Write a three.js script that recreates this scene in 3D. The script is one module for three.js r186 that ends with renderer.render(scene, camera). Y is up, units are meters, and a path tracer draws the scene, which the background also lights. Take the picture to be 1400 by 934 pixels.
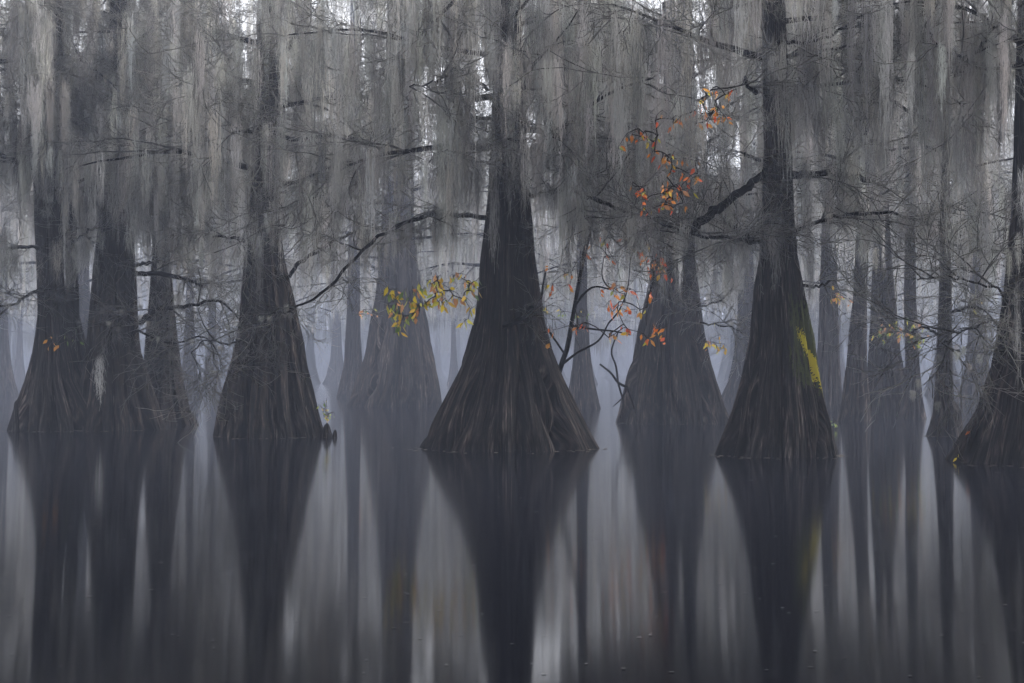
import * as THREE from 'three';
import { mergeGeometries } from 'three/addons/utils/BufferGeometryUtils.js';

// ---------------------------------------------------------------- camera, sky, sun, exposure
const W = 1400, H = 934, FOC = 1800, HORIZON = 500, EYE = 1.5;
const scene = new THREE.Scene();
const camera = new THREE.PerspectiveCamera(2 * Math.atan(H / 2 / FOC) * 180 / Math.PI, W / H, 0.1, 2000);
camera.position.set(0, EYE, 0);
const PITCH = Math.atan((HORIZON - H / 2) / FOC);
camera.rotation.x = PITCH;
camera.updateMatrixWorld(true);

const renderer = new THREE.WebGLRenderer({ antialias: true });
renderer.toneMapping = THREE.LinearToneMapping;
renderer.toneMappingExposure = 2.35;
renderer.shadowMap.enabled = true;

{ // an even overcast sky, brighter overhead as such skies are
  const w = 256, h = 128, data = new Float32Array(w * h * 4);
  for (let j = 0; j < h; j++) {
    const e = Math.max(0, Math.sin(((j + 0.5) / h - 0.5) * Math.PI));
    const l = 1.0 * (1 + 0.8 * e);
    for (let i = 0; i < w; i++) data.set([l * 0.97, l * 0.985, l * 1.03, 1], (j * w + i) * 4);
  }
  const t = new THREE.DataTexture(data, w, h, THREE.RGBAFormat, THREE.FloatType);
  t.mapping = THREE.EquirectangularReflectionMapping; t.magFilter = THREE.LinearFilter; t.needsUpdate = true;
  scene.background = t; scene.environment = t;
}
const sun = new THREE.DirectionalLight(new THREE.Color().setRGB(1, 0.95, 0.88), 1.5);
sun.position.set(40, 40, -38); sun.target.position.set(0, 0, -28);
sun.castShadow = true; sun.shadow.radius = 22;
Object.assign(sun.shadow.camera, { left: -60, right: 60, top: 60, bottom: -60, near: 1, far: 200 });
scene.add(sun, sun.target);
scene.fog = new THREE.FogExp2(new THREE.Color().setRGB(0.72, 0.79, 1.0), 0.0040);

// ---------------------------------------------------------------- helpers
function rng(seed) { let s = seed | 0; return () => { s = (s + 0x6d2b79f5) | 0; let t = Math.imul(s ^ (s >>> 15), 1 | s); t = (t + Math.imul(t ^ (t >>> 7), 61 | t)) ^ t; return ((t ^ (t >>> 14)) >>> 0) / 4294967296; }; }
const lerp = THREE.MathUtils.lerp, clamp = THREE.MathUtils.clamp, sstep = THREE.MathUtils.smoothstep;
const V = (x, y, z) => new THREE.Vector3(x, y, z);
const hash = (x, y, s) => { let h = Math.imul(x | 0, 374761393) ^ Math.imul(y | 0, 668265263) ^ Math.imul(s | 0, 1274126177); h = Math.imul(h ^ (h >>> 13), 1103515245); return ((h ^ (h >>> 16)) >>> 0) / 4294967296; };
function vnoise(x, y, s, px = 0, py = 0) { // value noise, periodic where px, py are given
  const x0 = Math.floor(x), y0 = Math.floor(y), fx = x - x0, fy = y - y0, a = fx * fx * (3 - 2 * fx), b = fy * fy * (3 - 2 * fy);
  const m = (v, p) => p ? ((v % p) + p) % p : v;
  const X0 = m(x0, px), X1 = m(x0 + 1, px), Y0 = m(y0, py), Y1 = m(y0 + 1, py);
  return lerp(lerp(hash(X0, Y0, s), hash(X1, Y0, s), a), lerp(hash(X0, Y1, s), hash(X1, Y1, s), a), b);
}
const cosP = Math.cos(PITCH), sinP = Math.sin(PITCH);
function at(px, py, d) { // where the photograph's pixel lies at d metres in front of the camera
  const x = (px - W / 2) / FOC, y = (H / 2 - py) / FOC, yy = y * cosP + sinP, zz = -cosP + y * sinP, k = d / -zz;
  return V(x * k, EYE + yy * k, -d);
}
class Geo { // gathers tubes and ribbons into one geometry
  constructor() { this.p = []; this.n = []; this.u = []; this.i = []; }
  tube(pts, rad, sides = 6, cap = true) {
    const base = this.p.length / 3, N = pts.length, t = V(), a = V(), b = V(), up = V(); let len = 0;
    for (let k = 0; k < N; k++) {
      t.subVectors(pts[Math.min(N - 1, k + 1)], pts[Math.max(0, k - 1)]).normalize();
      if (k === 0) { up.set(Math.abs(t.y) > 0.9 ? 1 : 0, Math.abs(t.y) > 0.9 ? 0 : 1, 0); a.crossVectors(t, up).normalize(); } else { a.addScaledVector(t, -a.dot(t)).normalize(); len += pts[k].distanceTo(pts[k - 1]); }
      b.crossVectors(t, a);
      for (let s = 0; s <= sides; s++) {
        const w = s / sides * Math.PI * 2, c = Math.cos(w), q = Math.sin(w), r = rad[k];
        const nx = a.x * c + b.x * q, ny = a.y * c + b.y * q, nz = a.z * c + b.z * q;
        this.p.push(pts[k].x + nx * r, pts[k].y + ny * r, pts[k].z + nz * r); this.n.push(nx, ny, nz); this.u.push(s / sides * 0.5, len * 0.5);
      }
    }
    for (let k = 0; k < N - 1; k++) for (let s = 0; s < sides; s++) { const o = base + k * (sides + 1) + s; this.i.push(o, o + sides + 1, o + 1, o + 1, o + sides + 1, o + sides + 2); }
    if (cap) { const o = base + (N - 1) * (sides + 1), c = this.p.length / 3, e = pts[N - 1]; this.p.push(e.x, e.y, e.z); this.n.push(t.x, t.y, t.z); this.u.push(0.2, 0.2); for (let s = 0; s < sides; s++) this.i.push(o + s, c, o + s + 1); }
    return this;
  }
  ribbon(pts, wid, az) {
    const base = this.p.length / 3, cx = Math.cos(az), cz = Math.sin(az);
    pts.forEach((q, k) => { const w = wid[k] / 2; this.p.push(q.x - cx * w, q.y, q.z - cz * w, q.x + cx * w, q.y, q.z + cz * w); this.n.push(-cz, 0, cx, -cz, 0, cx); this.u.push(0, k, 1, k); });
    for (let k = 0; k < pts.length - 1; k++) { const o = base + k * 2; this.i.push(o, o + 2, o + 1, o + 1, o + 2, o + 3); }
  }
  build() {
    const g = new THREE.BufferGeometry();
    g.setAttribute('position', new THREE.Float32BufferAttribute(this.p, 3)); g.setAttribute('normal', new THREE.Float32BufferAttribute(this.n, 3)); g.setAttribute('uv', new THREE.Float32BufferAttribute(this.u, 2));
    g.setIndex(this.i); return g;
  }
}
const taken = {};
function numbered(n) { const k = taken[n] = (taken[n] ?? -1) + 1; return k ? n + '_' + String(k).padStart(3, '0') : n; }
function tag(o, label, category, group, kind) { o.userData.label = label; o.userData.category = category; if (group) o.userData.group = group; if (kind) o.userData.kind = kind; return o; }
function mesh(name, g, m, parent) { const o = new THREE.Mesh(g, m); o.name = name; o.castShadow = o.receiveShadow = true; (parent ?? scene).add(o); return o; }
function thing(name, pos) { const o = new THREE.Group(); o.name = numbered(name); o.position.copy(pos); scene.add(o); return o; }
function local(g, pos) { g.translate(-pos.x, -pos.y, -pos.z); return g; }
function smooth(pts, n) { const c = new THREE.CatmullRomCurve3(pts, false, 'catmullrom', 0.5); return c.getPoints(n); }

// ---------------------------------------------------------------- materials
function barkMaps() {
  const w = 512, h = 1024, col = new Uint8Array(w * h * 4), bmp = new Uint8Array(w * h * 4);
  for (let y = 0; y < h; y++) for (let x = 0; x < w; x++) {
    const u = x / w, v = y / h;
    const warp = vnoise(u * 6, v * 5, 5, 6, 5) * 0.03 + vnoise(u * 18, v * 14, 6, 18, 14) * 0.012;
    const f1 = vnoise((u + warp) * 34, v * 5, 1, 34, 5), f2 = vnoise((u + warp) * 80, v * 11, 2, 80, 11), f3 = vnoise((u + warp) * 190, v * 34, 3, 190, 34);
    const ridge = 1 - Math.abs(f1 * 2 - 1), patch = vnoise((u + warp) * 9, v * 3, 7, 9, 3) * 0.55 + vnoise((u + warp) * 40, v * 10, 8, 40, 10) * 0.45;
    const hgt = clamp(ridge * 0.5 + f2 * 0.33 + f3 * 0.2, 0, 1);
    const l = 0.1 + 1.5 * Math.pow(clamp(hgt * 1.35 - 0.22, 0, 1), 1.8), pale = sstep(patch, 0.52, 0.74) * (0.3 + f3) * ridge;
    const o = (y * w + x) * 4, R = 51 * l + 42 * pale, G = 46 * l + 40 * pale, B = 44 * l + 39 * pale;
    col.set([R, G, B, 255], o); const q = hgt * 255; bmp.set([q, q, q, 255], o);
  }
  const mk = (d, s) => { const t = new THREE.DataTexture(d, w, h); t.wrapS = t.wrapT = THREE.RepeatWrapping; t.magFilter = THREE.LinearFilter; t.generateMipmaps = true; if (s) t.colorSpace = THREE.SRGBColorSpace; t.needsUpdate = true; return t; };
  return [mk(col, true), mk(bmp, false)];
}
const [barkMap, barkBump] = barkMaps();
const M = {};
M.bark = new THREE.MeshPhysicalMaterial({ specularIntensity: 0.35, name: 'cypress_bark', map: barkMap, bumpMap: barkBump, bumpScale: 0.05, roughness: 0.86, vertexColors: true });
M.limb = new THREE.MeshPhysicalMaterial({ specularIntensity: 0.4, name: 'limb_bark', map: barkMap, bumpMap: barkBump, bumpScale: 0.01, roughness: 0.9, color: new THREE.Color().setRGB(0.8, 0.78, 0.78) });
M.twig = new THREE.MeshStandardMaterial({ name: 'lichened_twig', color: new THREE.Color().setRGB(0.62, 0.61, 0.59), roughness: 0.7 });
M.branchlet = new THREE.MeshStandardMaterial({ name: 'grey_branchlet', color: new THREE.Color().setRGB(0.32, 0.31, 0.30), roughness: 0.85 });
M.darkTwig = new THREE.MeshStandardMaterial({ name: 'brown_twig', color: new THREE.Color().setRGB(0.075, 0.06, 0.05), roughness: 0.9 });
M.moss = new THREE.MeshPhysicalMaterial({ name: 'spanish_moss', color: new THREE.Color().setRGB(0.56, 0.55, 0.535), roughness: 1, transmission: 0.35, thickness: 0, side: THREE.DoubleSide });
const leafMat = (r, g, b) => new THREE.MeshPhysicalMaterial({ name: 'autumn_leaf', color: new THREE.Color().setRGB(r, g, b), roughness: 0.75, transmission: 0.4, thickness: 0, side: THREE.DoubleSide });
const ORANGE = [leafMat(0.95, 0.22, 0.01), leafMat(0.96, 0.32, 0.02), leafMat(0.92, 0.13, 0.015), leafMat(0.95, 0.42, 0.05)];
const YELLOW = [leafMat(0.90, 0.66, 0.02), leafMat(0.88, 0.55, 0.03), leafMat(0.72, 0.66, 0.04)];
const GREEN = [leafMat(0.17, 0.28, 0.06), leafMat(0.38, 0.46, 0.06), leafMat(0.12, 0.20, 0.07)];
const PALE = [leafMat(0.85, 0.42, 0.18), leafMat(0.76, 0.34, 0.12)];
M.water = new THREE.MeshPhysicalMaterial({ name: 'dark_still_water', color: new THREE.Color().setRGB(0.008, 0.009, 0.014), roughness: 0.08, anisotropy: 0.82, anisotropyRotation: Math.PI / 2, ior: 1.33, metalness: 0 });

// ---------------------------------------------------------------- water
{
  const g = new THREE.PlaneGeometry(700, 500, 1, 1).rotateX(-Math.PI / 2);
  const o = mesh('water', g, M.water); o.position.set(0, 0, -200);
  o.userData.kind = 'structure'; o.userData.label = 'still dark swamp water mirroring the trees'; o.userData.category = 'water';
}

// ---------------------------------------------------------------- shared shapes: moss beards, twig sprays, leaves
function beard(seed, n = 30, spread = 0.1, wide = 1, curls = 4) { // hangs from about y = 0 to y = -1
  const r = rng(seed), G = new Geo();
  for (let s = 0; s < n; s++) {
    const a = r() * 6.283, q = Math.sqrt(r()) * spread, x0 = Math.cos(a) * q, z0 = Math.sin(a) * q;
    const y0 = 0.1 - 0.45 * Math.pow(r(), 1.5), len = (0.2 + 0.75 * r()) * (1 - 0.4 * q / spread) * (1 + Math.min(0, y0)), seg = 6, pts = [], w = [];
    let x = x0, z = z0; const pull = 0.2 + r() * 0.5, w0 = (0.004 + r() * 0.009) * wide;
    for (let k = 0; k <= seg; k++) { const t = k / seg; pts.push(V(x * (1 - pull * t), y0 - len * t, z * (1 - pull * t))); w.push(w0 * Math.min(1, 0.3 + t * 4) * (1 - 0.8 * t) * (0.6 + 0.8 * r())); x += (r() - 0.5) * 0.045; z += (r() - 0.5) * 0.045; }
    G.ribbon(pts, w, r() * 3.14);
    for (let c = 0; c < curls; c++) { // short curls standing off the strand
      const k = 1 + Math.floor(r() * (seg - 1)), o = pts[k], b = r() * 6.283, l = 0.025 + r() * 0.05;
      G.ribbon([o.clone(), V(o.x + Math.cos(b) * l * 0.7, o.y - l * 0.35, o.z + Math.sin(b) * l * 0.7), V(o.x + Math.cos(b) * l, o.y - l * 1.5, o.z + Math.sin(b) * l)], [0.006, 0.005, 0.002], r() * 3.14);
    }
  }
  return G.build();
}
const BEARDS = Array.from({ length: 10 }, (_, k) => beard(100 + k, 24 + (k % 4) * 7, 0.07 + (k % 3) * 0.03));
const COARSE = Array.from({ length: 10 }, (_, k) => beard(200 + k, 13 + (k % 4) * 3, 0.08 + (k % 3) * 0.03, 2.1, 1));
function spray(seed) { // bare twigs reaching about 1 m along +x
  const r = rng(seed), G = new Geo();
  const grow = (p, d, len, rad, lvl) => {
    const pts = [p.clone()], rs = [rad], n = lvl === 0 ? 7 : 4; const q = p.clone(), e = d.clone();
    for (let k = 1; k <= n; k++) {
      e.x += (r() - 0.5) * 0.5; e.y += (r() - 0.5) * 0.5; e.z += (r() - 0.5) * 0.5; e.normalize();
      q.addScaledVector(e, len / n); pts.push(q.clone()); rs.push(rad * (1 - 0.75 * k / n));
      if (lvl < 2 && r() < (lvl ? 0.6 : 0.95)) { const f = e.clone().add(V((r() - 0.5) * 1.7, (r() - 0.45) * 1.7, (r() - 0.5) * 1.7)).normalize(); grow(q, f, len * (0.3 + r() * 0.3), rad * 0.65, lvl + 1); }
    }
    G.tube(pts, rs, 3, false);
  };
  grow(V(0, 0, 0), V(1, 0.05, 0), 1.0, 0.0085, 0);
  return G.build();
}
const SPRAYS = Array.from({ length: 8 }, (_, k) => spray(300 + k));
function leafGeo(fat, bend) { // a pointed leaf hanging down -y from its stalk, folded along the midrib
  const rows = [[0, 0.004], [-0.18, 0.012], [-0.35, fat * 0.75], [-0.55, fat], [-0.78, fat * 0.62], [-1, 0.004]], p = [], i = [];
  rows.forEach(([y, w]) => { const z = bend * y * y; p.push(-w, y, z + w * 0.35, 0, y, z, w, y, z + w * 0.35); });
  for (let k = 0; k < rows.length - 1; k++) for (let s = 0; s < 2; s++) { const o = k * 3 + s; i.push(o, o + 3, o + 1, o + 1, o + 3, o + 4); }
  const g = new THREE.BufferGeometry(); g.setAttribute('position', new THREE.Float32BufferAttribute(p, 3)); g.setIndex(i); g.computeVertexNormals(); return g;
}
const LEAVES = [leafGeo(0.2, 0.15), leafGeo(0.24, -0.25), leafGeo(0.16, 0.35), leafGeo(0.21, 0.5)];

// ---------------------------------------------------------------- cypress trees
// rows: [py, left px, right px] of the trunk's outline; d: metres to its middle
function trunkGeo(spec, seed) {
  const r = rng(seed), d = spec.d, sides = spec.sides ?? 96, rowsN = spec.rowsN ?? 60;
  const rows = spec.rows.map(([py, l, q]) => { const a = at(l, py, d), b = at(q, py, d); return { y: a.y, x: (a.x + b.x) / 2, r: (b.x - a.x) / 2 }; }).sort((a, b) => a.y - b.y);
  const foot = rows[0], top = rows[rows.length - 1], Ht = spec.height ?? 13;
  const prof = (y) => {
    if (y <= foot.y) return { x: foot.x, r: foot.r * (1 + (foot.y - y) * 0.15) };
    if (y >= top.y) { const t = (y - top.y) / (Ht - top.y); return { x: top.x + (spec.lean ?? 0) * (y - top.y), r: Math.max(0.03, top.r * (1 - 0.72 * t)) }; }
    let k = 0; while (rows[k + 1].y < y) k++;
    const a = rows[k], b = rows[k + 1], t = (y - a.y) / (b.y - a.y);
    return { x: lerp(a.x, b.x, t), r: lerp(a.r, b.r, t) };
  };
  const wide = foot.r, waist = Math.min(...spec.rows.length > 4 ? [rows[Math.min(5, rows.length - 1)].r] : [rows[1].r]);
  const lob = [[3, 0.25], [6, 0.75], [10, 0.6], [17, 0.36], [27, 0.18]].map(([k, a]) => ({ k, a: a * (0.7 + r() * 0.6), ph: r() * 6.283, tw: (r() - 0.5) * 0.22, s: Math.floor(r() * 999) }));
  const folds = Array.from({ length: 15 }, (_, k) => ({ a: (k + r() * 0.8) / 15 * 6.2832, w: 0.045 + r() * 0.07, dep: 0.14 + r() * 0.34, top: 0.35 + r() * 0.65, lean: (r() - 0.5) * 0.12, wob: Math.floor(r() * 999) }));
  const fine = [[37, 0.5], [61, 0.35]].map(([k, a]) => ({ k, a, ph: r() * 6.283, tw: (r() - 0.5) * 0.3 }));
  const norm = lob.reduce((s, l) => s + l.a, 0), zSquash = spec.depthScale ?? 0.92, y0 = -0.45;
  const P = [], U = [], C = [], I = [], rep = Math.max(1, Math.round(wide * 5.2)), tint = spec.tint ?? (() => [1, 1, 1]);
  const ns = Math.floor(r() * 9999);
  for (let j = 0; j <= rowsN; j++) {
    const t = j / rowsN, y = y0 + (Ht - y0) * Math.pow(t, 1.7), { x: cx, r: R } = prof(y);
    const swell = clamp((R - waist * 0.9) / Math.max(0.05, wide - waist * 0.9), 0, 1), amp = lerp(0.12, 0.34, swell) + 0.14 * (1 - sstep(y, -0.1, 0.5)), fa = lerp(0.06, 0.035, swell);
    for (let s = 0; s <= sides; s++) {
      const th = (s % sides) / sides * Math.PI * 2; let f = 0;
      for (const l of lob) { const w = Math.abs(Math.sin((l.k * (th + l.tw * y * 0.5) + l.ph + 1.1 * Math.sin(th * 2 + l.ph * 3) + 0.5 * vnoise(y * 0.7, 3, l.s)) / 2)); f += l.a * Math.pow(w, 0.75); }
      f = f / norm - 0.78; let g = 0;
      for (const l of fine) g += l.a * Math.abs(Math.sin((l.k * th + l.ph + l.tw * y * 4 + vnoise(y * 2.1, s * 0.06, 9) * 2.5) / 2));
      let fold = 0;
      for (const q of folds) { let dt = th - q.a - q.lean * y - (vnoise(y * 1.1, 1, q.wob) - 0.5) * 0.22; dt -= Math.round(dt / 6.2832) * 6.2832; if (Math.abs(dt) < q.w * 2.6) fold += q.dep * Math.exp(-dt * dt / (q.w * q.w)); }
      const rough = (vnoise(th * 14, y * 1.6, ns) - 0.5) * 0.05 + (vnoise(th * 5 + 40, y * 0.9, ns + 5) - 0.5) * 0.12;
      const rr = R * (1 + 0.05 * swell - fold * lerp(0.22, 1, Math.pow(swell, 0.6)) + amp * f + fa * (g - 0.45) + rough * 0.6);
      P.push(cx + Math.cos(th) * rr, y, -d + Math.sin(th) * rr * zSquash); U.push(s / sides * rep, y / 2.4);
      C.push(...tint(Math.cos(th), Math.sin(th), y, vnoise(th * 17, y * 0.8, ns + 1) * 0.65 + vnoise(th * 6, y * 0.5, ns + 3) * 0.35, vnoise(th * 40, y * 3, ns + 2)));
    }
  }
  for (let j = 0; j < rowsN; j++) for (let s = 0; s < sides; s++) { const o = j * (sides + 1) + s; I.push(o, o + sides + 1, o + 1, o + 1, o + sides + 1, o + sides + 2); }
  const g = new THREE.BufferGeometry();
  g.setAttribute('position', new THREE.Float32BufferAttribute(P, 3)); g.setAttribute('uv', new THREE.Float32BufferAttribute(U, 2)); g.setAttribute('color', new THREE.Float32BufferAttribute(C, 3)); g.setIndex(I); g.computeVertexNormals();
  const nn = g.attributes.normal; // close the seam
  for (let j = 0; j <= rowsN; j++) { const a = j * (sides + 1), b = a + sides, v = V(nn.getX(a) + nn.getX(b), nn.getY(a) + nn.getY(b), nn.getZ(a) + nn.getZ(b)).normalize(); nn.setXYZ(a, v.x, v.y, v.z); nn.setXYZ(b, v.x, v.y, v.z); }
  return { g, prof, foot };
}
const barkTint = (warm) => (c, s, y, n1, n2) => { const k = 0.5 + 0.5 * n1 + 1.0 * sstep(n1 + (n2 - 0.5) * 0.4, 0.55, 0.8); return [k * (1 + warm), k, k * (1 - warm * 0.6)]; };

function growLimb(G, start, dir, L, r0, r, lvl, hang, opts) { // adds tubes to G; hang collects [point, direction, size]
  const n = lvl === 0 ? 9 : lvl === 1 ? 6 : 4, pts = [start.clone()], rs = [r0], q = start.clone(), e = dir.clone();
  for (let k = 1; k <= n; k++) {
    const j = 0.30 + lvl * 0.12;
    e.x += (r() - 0.5) * j; e.y += (r() - 0.5) * j + (lvl === 0 ? (k < n * 0.5 ? 0.02 : -0.05) : -0.02); e.z += (r() - 0.5) * j; e.normalize();
    q.addScaledVector(e, L / n); pts.push(q.clone()); rs.push(Math.max(0.006, r0 * (1 - 0.8 * k / n)));
    hang.push([q.clone(), e.clone(), lvl]);
    if (lvl < 2 && k > 1 && r() < (lvl ? 0.45 : 0.8)) {
      const f = e.clone().multiplyScalar(0.7).add(V((r() - 0.5) * 1.6, (r() - 0.5) * 0.9, (r() - 0.5) * 1.6)).normalize();
      growLimb(G, q, f, L * (0.28 + r() * 0.3), rs[k] * 0.62, r, lvl + 1, hang, opts);
    }
  }
  (lvl > 0 && opts.fine ? opts.fine : G).tube(pts, rs, lvl === 0 ? 7 : lvl === 1 ? 5 : 4);
}
function instanced(name, g, m, mats, cols, parent) {
  const o = new THREE.InstancedMesh(g, m, mats.length); o.name = name; o.castShadow = o.receiveShadow = true;
  mats.forEach((x, k) => o.setMatrixAt(k, x)); if (cols) cols.forEach((c, k) => o.setColorAt(k, c));
  (parent ?? scene).add(o); return o;
}
const X1 = V(1, 0, 0), Y1 = V(0, 1, 0);
let treeNo = 0;
function addLimb(G, fine, base, tree) { const o = mesh('limb', local(G.build(), base), M.limb, tree); if (fine.p.length) mesh('branchlets', local(fine.build(), base), M.branchlet, o).userData.kind = 'stuff'; return o; }
function cypress(spec) {
  const id = ++treeNo, seed = 1000 + id * 37, r = rng(seed), { g, prof } = trunkGeo({ tint: barkTint(0.02), ...spec }, seed);
  const base = V(prof(0).x, 0, -spec.d), tree = thing(spec.name ?? 'cypress_tree', base);
  tag(tree, spec.label, 'tree', spec.group);
  mesh('trunk', local(g, base), M.bark, tree);
  const hang = [], Ht = spec.height ?? 13, h0 = spec.limbFrom ?? 4.2, nL = spec.limbs ?? 14;
  // limbs traced from the photograph
  for (const L of spec.traced ?? []) {
    const d = L.d ?? spec.d, pts = L.p.map(([px, py], k) => at(px, py, lerp(d, L.d2 ?? d, k / Math.max(1, L.p.length - 1))));
    pts[0].z = Math.min(pts[0].z, -spec.d + (L.front ? prof(pts[0].y).r * 0.8 : 0));
    const n = Math.max(10, pts.length * 4), path = smooth(pts, n), k = d / FOC / 2, G = new Geo(), fine = new Geo();
    path.forEach((q, m) => { if (m) { q.x += (r() - 0.5) * 0.05; q.y += (r() - 0.5) * 0.06; } });
    G.tube(path, path.map((_, m) => lerp(L.w[0], L.w[1], m / n) * k * (0.9 + 0.2 * r())), 8);
    if (!L.bare) for (let m = 4; m <= n; m += 2 + Math.floor(r() * 3)) {
      const dir = path[m].clone().sub(path[m - 1]).normalize();
      growLimb(G, path[m], dir.multiplyScalar(0.5).add(V((r() - 0.5) * 1.4, (r() - 0.4) * 0.9, (r() - 0.5) * 1.4)).normalize(), 0.4 + r() * 0.9, 0.011 + r() * 0.01, r, 1, hang, { fine });
    }
    path.forEach((q, m) => { if (m > 2) hang.push([q.clone(), X1, L.moss ?? 1]); });
    addLimb(G, fine, base, tree);
  }
  // the rest of the boughs
  for (let k = 0; k < nL; k++) {
    const y = lerp(h0, Ht * 0.96, Math.pow((k + r() * 0.8) / nL, 0.9)), p = prof(y), a = k * 2.4 + r() * 1.2, dir = V(Math.cos(a), 0.12 + (r() - 0.5) * 0.35, Math.sin(a) * 0.85).normalize();
    const L = (spec.reach ?? 3.6) * (0.55 + r() * 0.75) * (1 - 0.35 * (y - h0) / (Ht - h0)), G = new Geo(), fine = new Geo();
    growLimb(G, V(p.x + Math.cos(a) * p.r * 0.6, y, -spec.d + Math.sin(a) * p.r * 0.6), dir, L, 0.035 + r() * 0.045, r, 0, hang, { fine });
    addLimb(G, fine, base, tree);
  }
  // bare twigs
  const tm = [], tc = [], q = new THREE.Quaternion(), nT = spec.twigs ?? 1;
  for (const [p, e, lvl] of hang) {
    if (r() > 0.5 * nT) continue;
    const f = e.clone().multiplyScalar(0.8).add(V((r() - 0.5) * 1.6, (r() - 0.5) * 1.0, (r() - 0.5) * 1.6)).normalize(), s = 0.5 + r() * 0.75;
    q.setFromUnitVectors(X1, f).multiply(new THREE.Quaternion().setFromAxisAngle(X1, r() * 6.28));
    tm.push(new THREE.Matrix4().compose(p.clone().sub(base), q, V(s, s, s))); const c = 0.45 + 0.85 * r(); tc.push(new THREE.Color(c, c * (0.96 + 0.05 * r()), c * 0.96));
  }
  if (tm.length) { const o = instanced('twigs', SPRAYS[id % 8], M.twig, tm, tc, tree); o.userData.kind = 'stuff'; }
  // moss on the boughs and down the trunk
  const mm = [], mc = [], mossy = spec.moss ?? 1, put = (p, s, l) => {
    mm.push(new THREE.Matrix4().compose(p, new THREE.Quaternion().setFromAxisAngle(Y1, r() * 6.28), V(s * (0.8 + r() * 0.6), l, s * (0.8 + r() * 0.6))));
    const c = 0.3 + 0.9 * r(); mc.push(new THREE.Color(c * (0.95 + 0.12 * r()), c, c * (0.90 + 0.12 * r())));
  };
  const from = spec.mossFrom ?? 3.9, airy = 0.62;
  for (const [p, e, lvl] of hang) {
    const tr = prof(p.y); if (lvl > 2 || (p.z > -spec.d && Math.abs(p.x - tr.x) < tr.r * 1.1 + 0.12 && r() < (spec.clear ?? 0.6))) continue;
    const n = airy * mossy * (lvl === 0 ? 1.5 : lvl === 1 ? 1.15 : 0.6) * (p.y < from ? 0.3 : 1), m = Math.floor(n) + (r() < n % 1 ? 1 : 0);
    for (let k = 0; k < m; k++) {
      const low = spec.mossFloor ?? 2.5, l = Math.min((0.45 + 2.9 * Math.pow(r(), 1.6)) * (spec.mossLong ?? 1), Math.max(0.2, (p.y - low) * (0.4 + r() * 0.6)));
      put(V(p.x - base.x + (r() - 0.5) * 0.4, p.y + (r() - 0.5) * 0.3, p.z - base.z + (r() - 0.5) * 0.4), 0.5 + 0.22 * l, l);
    }
  }
  const nTr = Math.round((spec.trunkMoss ?? 20) * mossy * 0.55);
  for (let k = 0; k < nTr; k++) { const y = lerp(spec.trunkMossFrom ?? 5, Ht * 0.9, r()), p = prof(y), a = r() * 6.283; put(V(p.x - base.x + Math.cos(a) * p.r * 1.05, y, Math.sin(a) * p.r * 1.02), 0.5 + r() * 0.6, 0.4 + r() * 1.5); }
  if (mm.length) {
    const o = instanced(numbered('spanish_moss'), (spec.d > 42 ? COARSE : BEARDS)[id % 10], M.moss, mm, mc); o.position.copy(base);
    tag(o, spec.mossLabel ?? 'pale grey moss curtains hanging from the misty trees far back', 'moss', spec.mossLabel ? undefined : 'moss on the far trees', 'stuff');
  }
  return { tree, prof, base, r };
}

const T = {};
function growth(tree, name, m, mask, lift) { // a crust lying on the bark: the trunk's own faces, lifted a little, where the growth is
  const trunk = tree.children.find((o) => o.name === 'trunk'), g = trunk.geometry, p = g.attributes.position, n = g.attributes.normal, ix = g.index, P = [], N = [], a = V(), b = V();
  for (let k = 0; k < ix.count; k += 3) {
    a.set(0, 0, 0); for (let j = 0; j < 3; j++) a.add(b.fromBufferAttribute(p, ix.getX(k + j))); a.divideScalar(3);
    if (!mask(Math.atan2(a.x, a.z), a.y)) continue;
    for (let j = 0; j < 3; j++) { const i = ix.getX(k + j); P.push(p.getX(i) + n.getX(i) * lift, p.getY(i) + n.getY(i) * lift, p.getZ(i) + n.getZ(i) * lift); N.push(n.getX(i), n.getY(i), n.getZ(i)); }
  }
  const o = new THREE.BufferGeometry(); o.setAttribute('position', new THREE.Float32BufferAttribute(P, 3)); o.setAttribute('normal', new THREE.Float32BufferAttribute(N, 3));
  const made = mesh(name, o, m, trunk); made.userData.kind = 'stuff'; return made;
}
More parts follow.
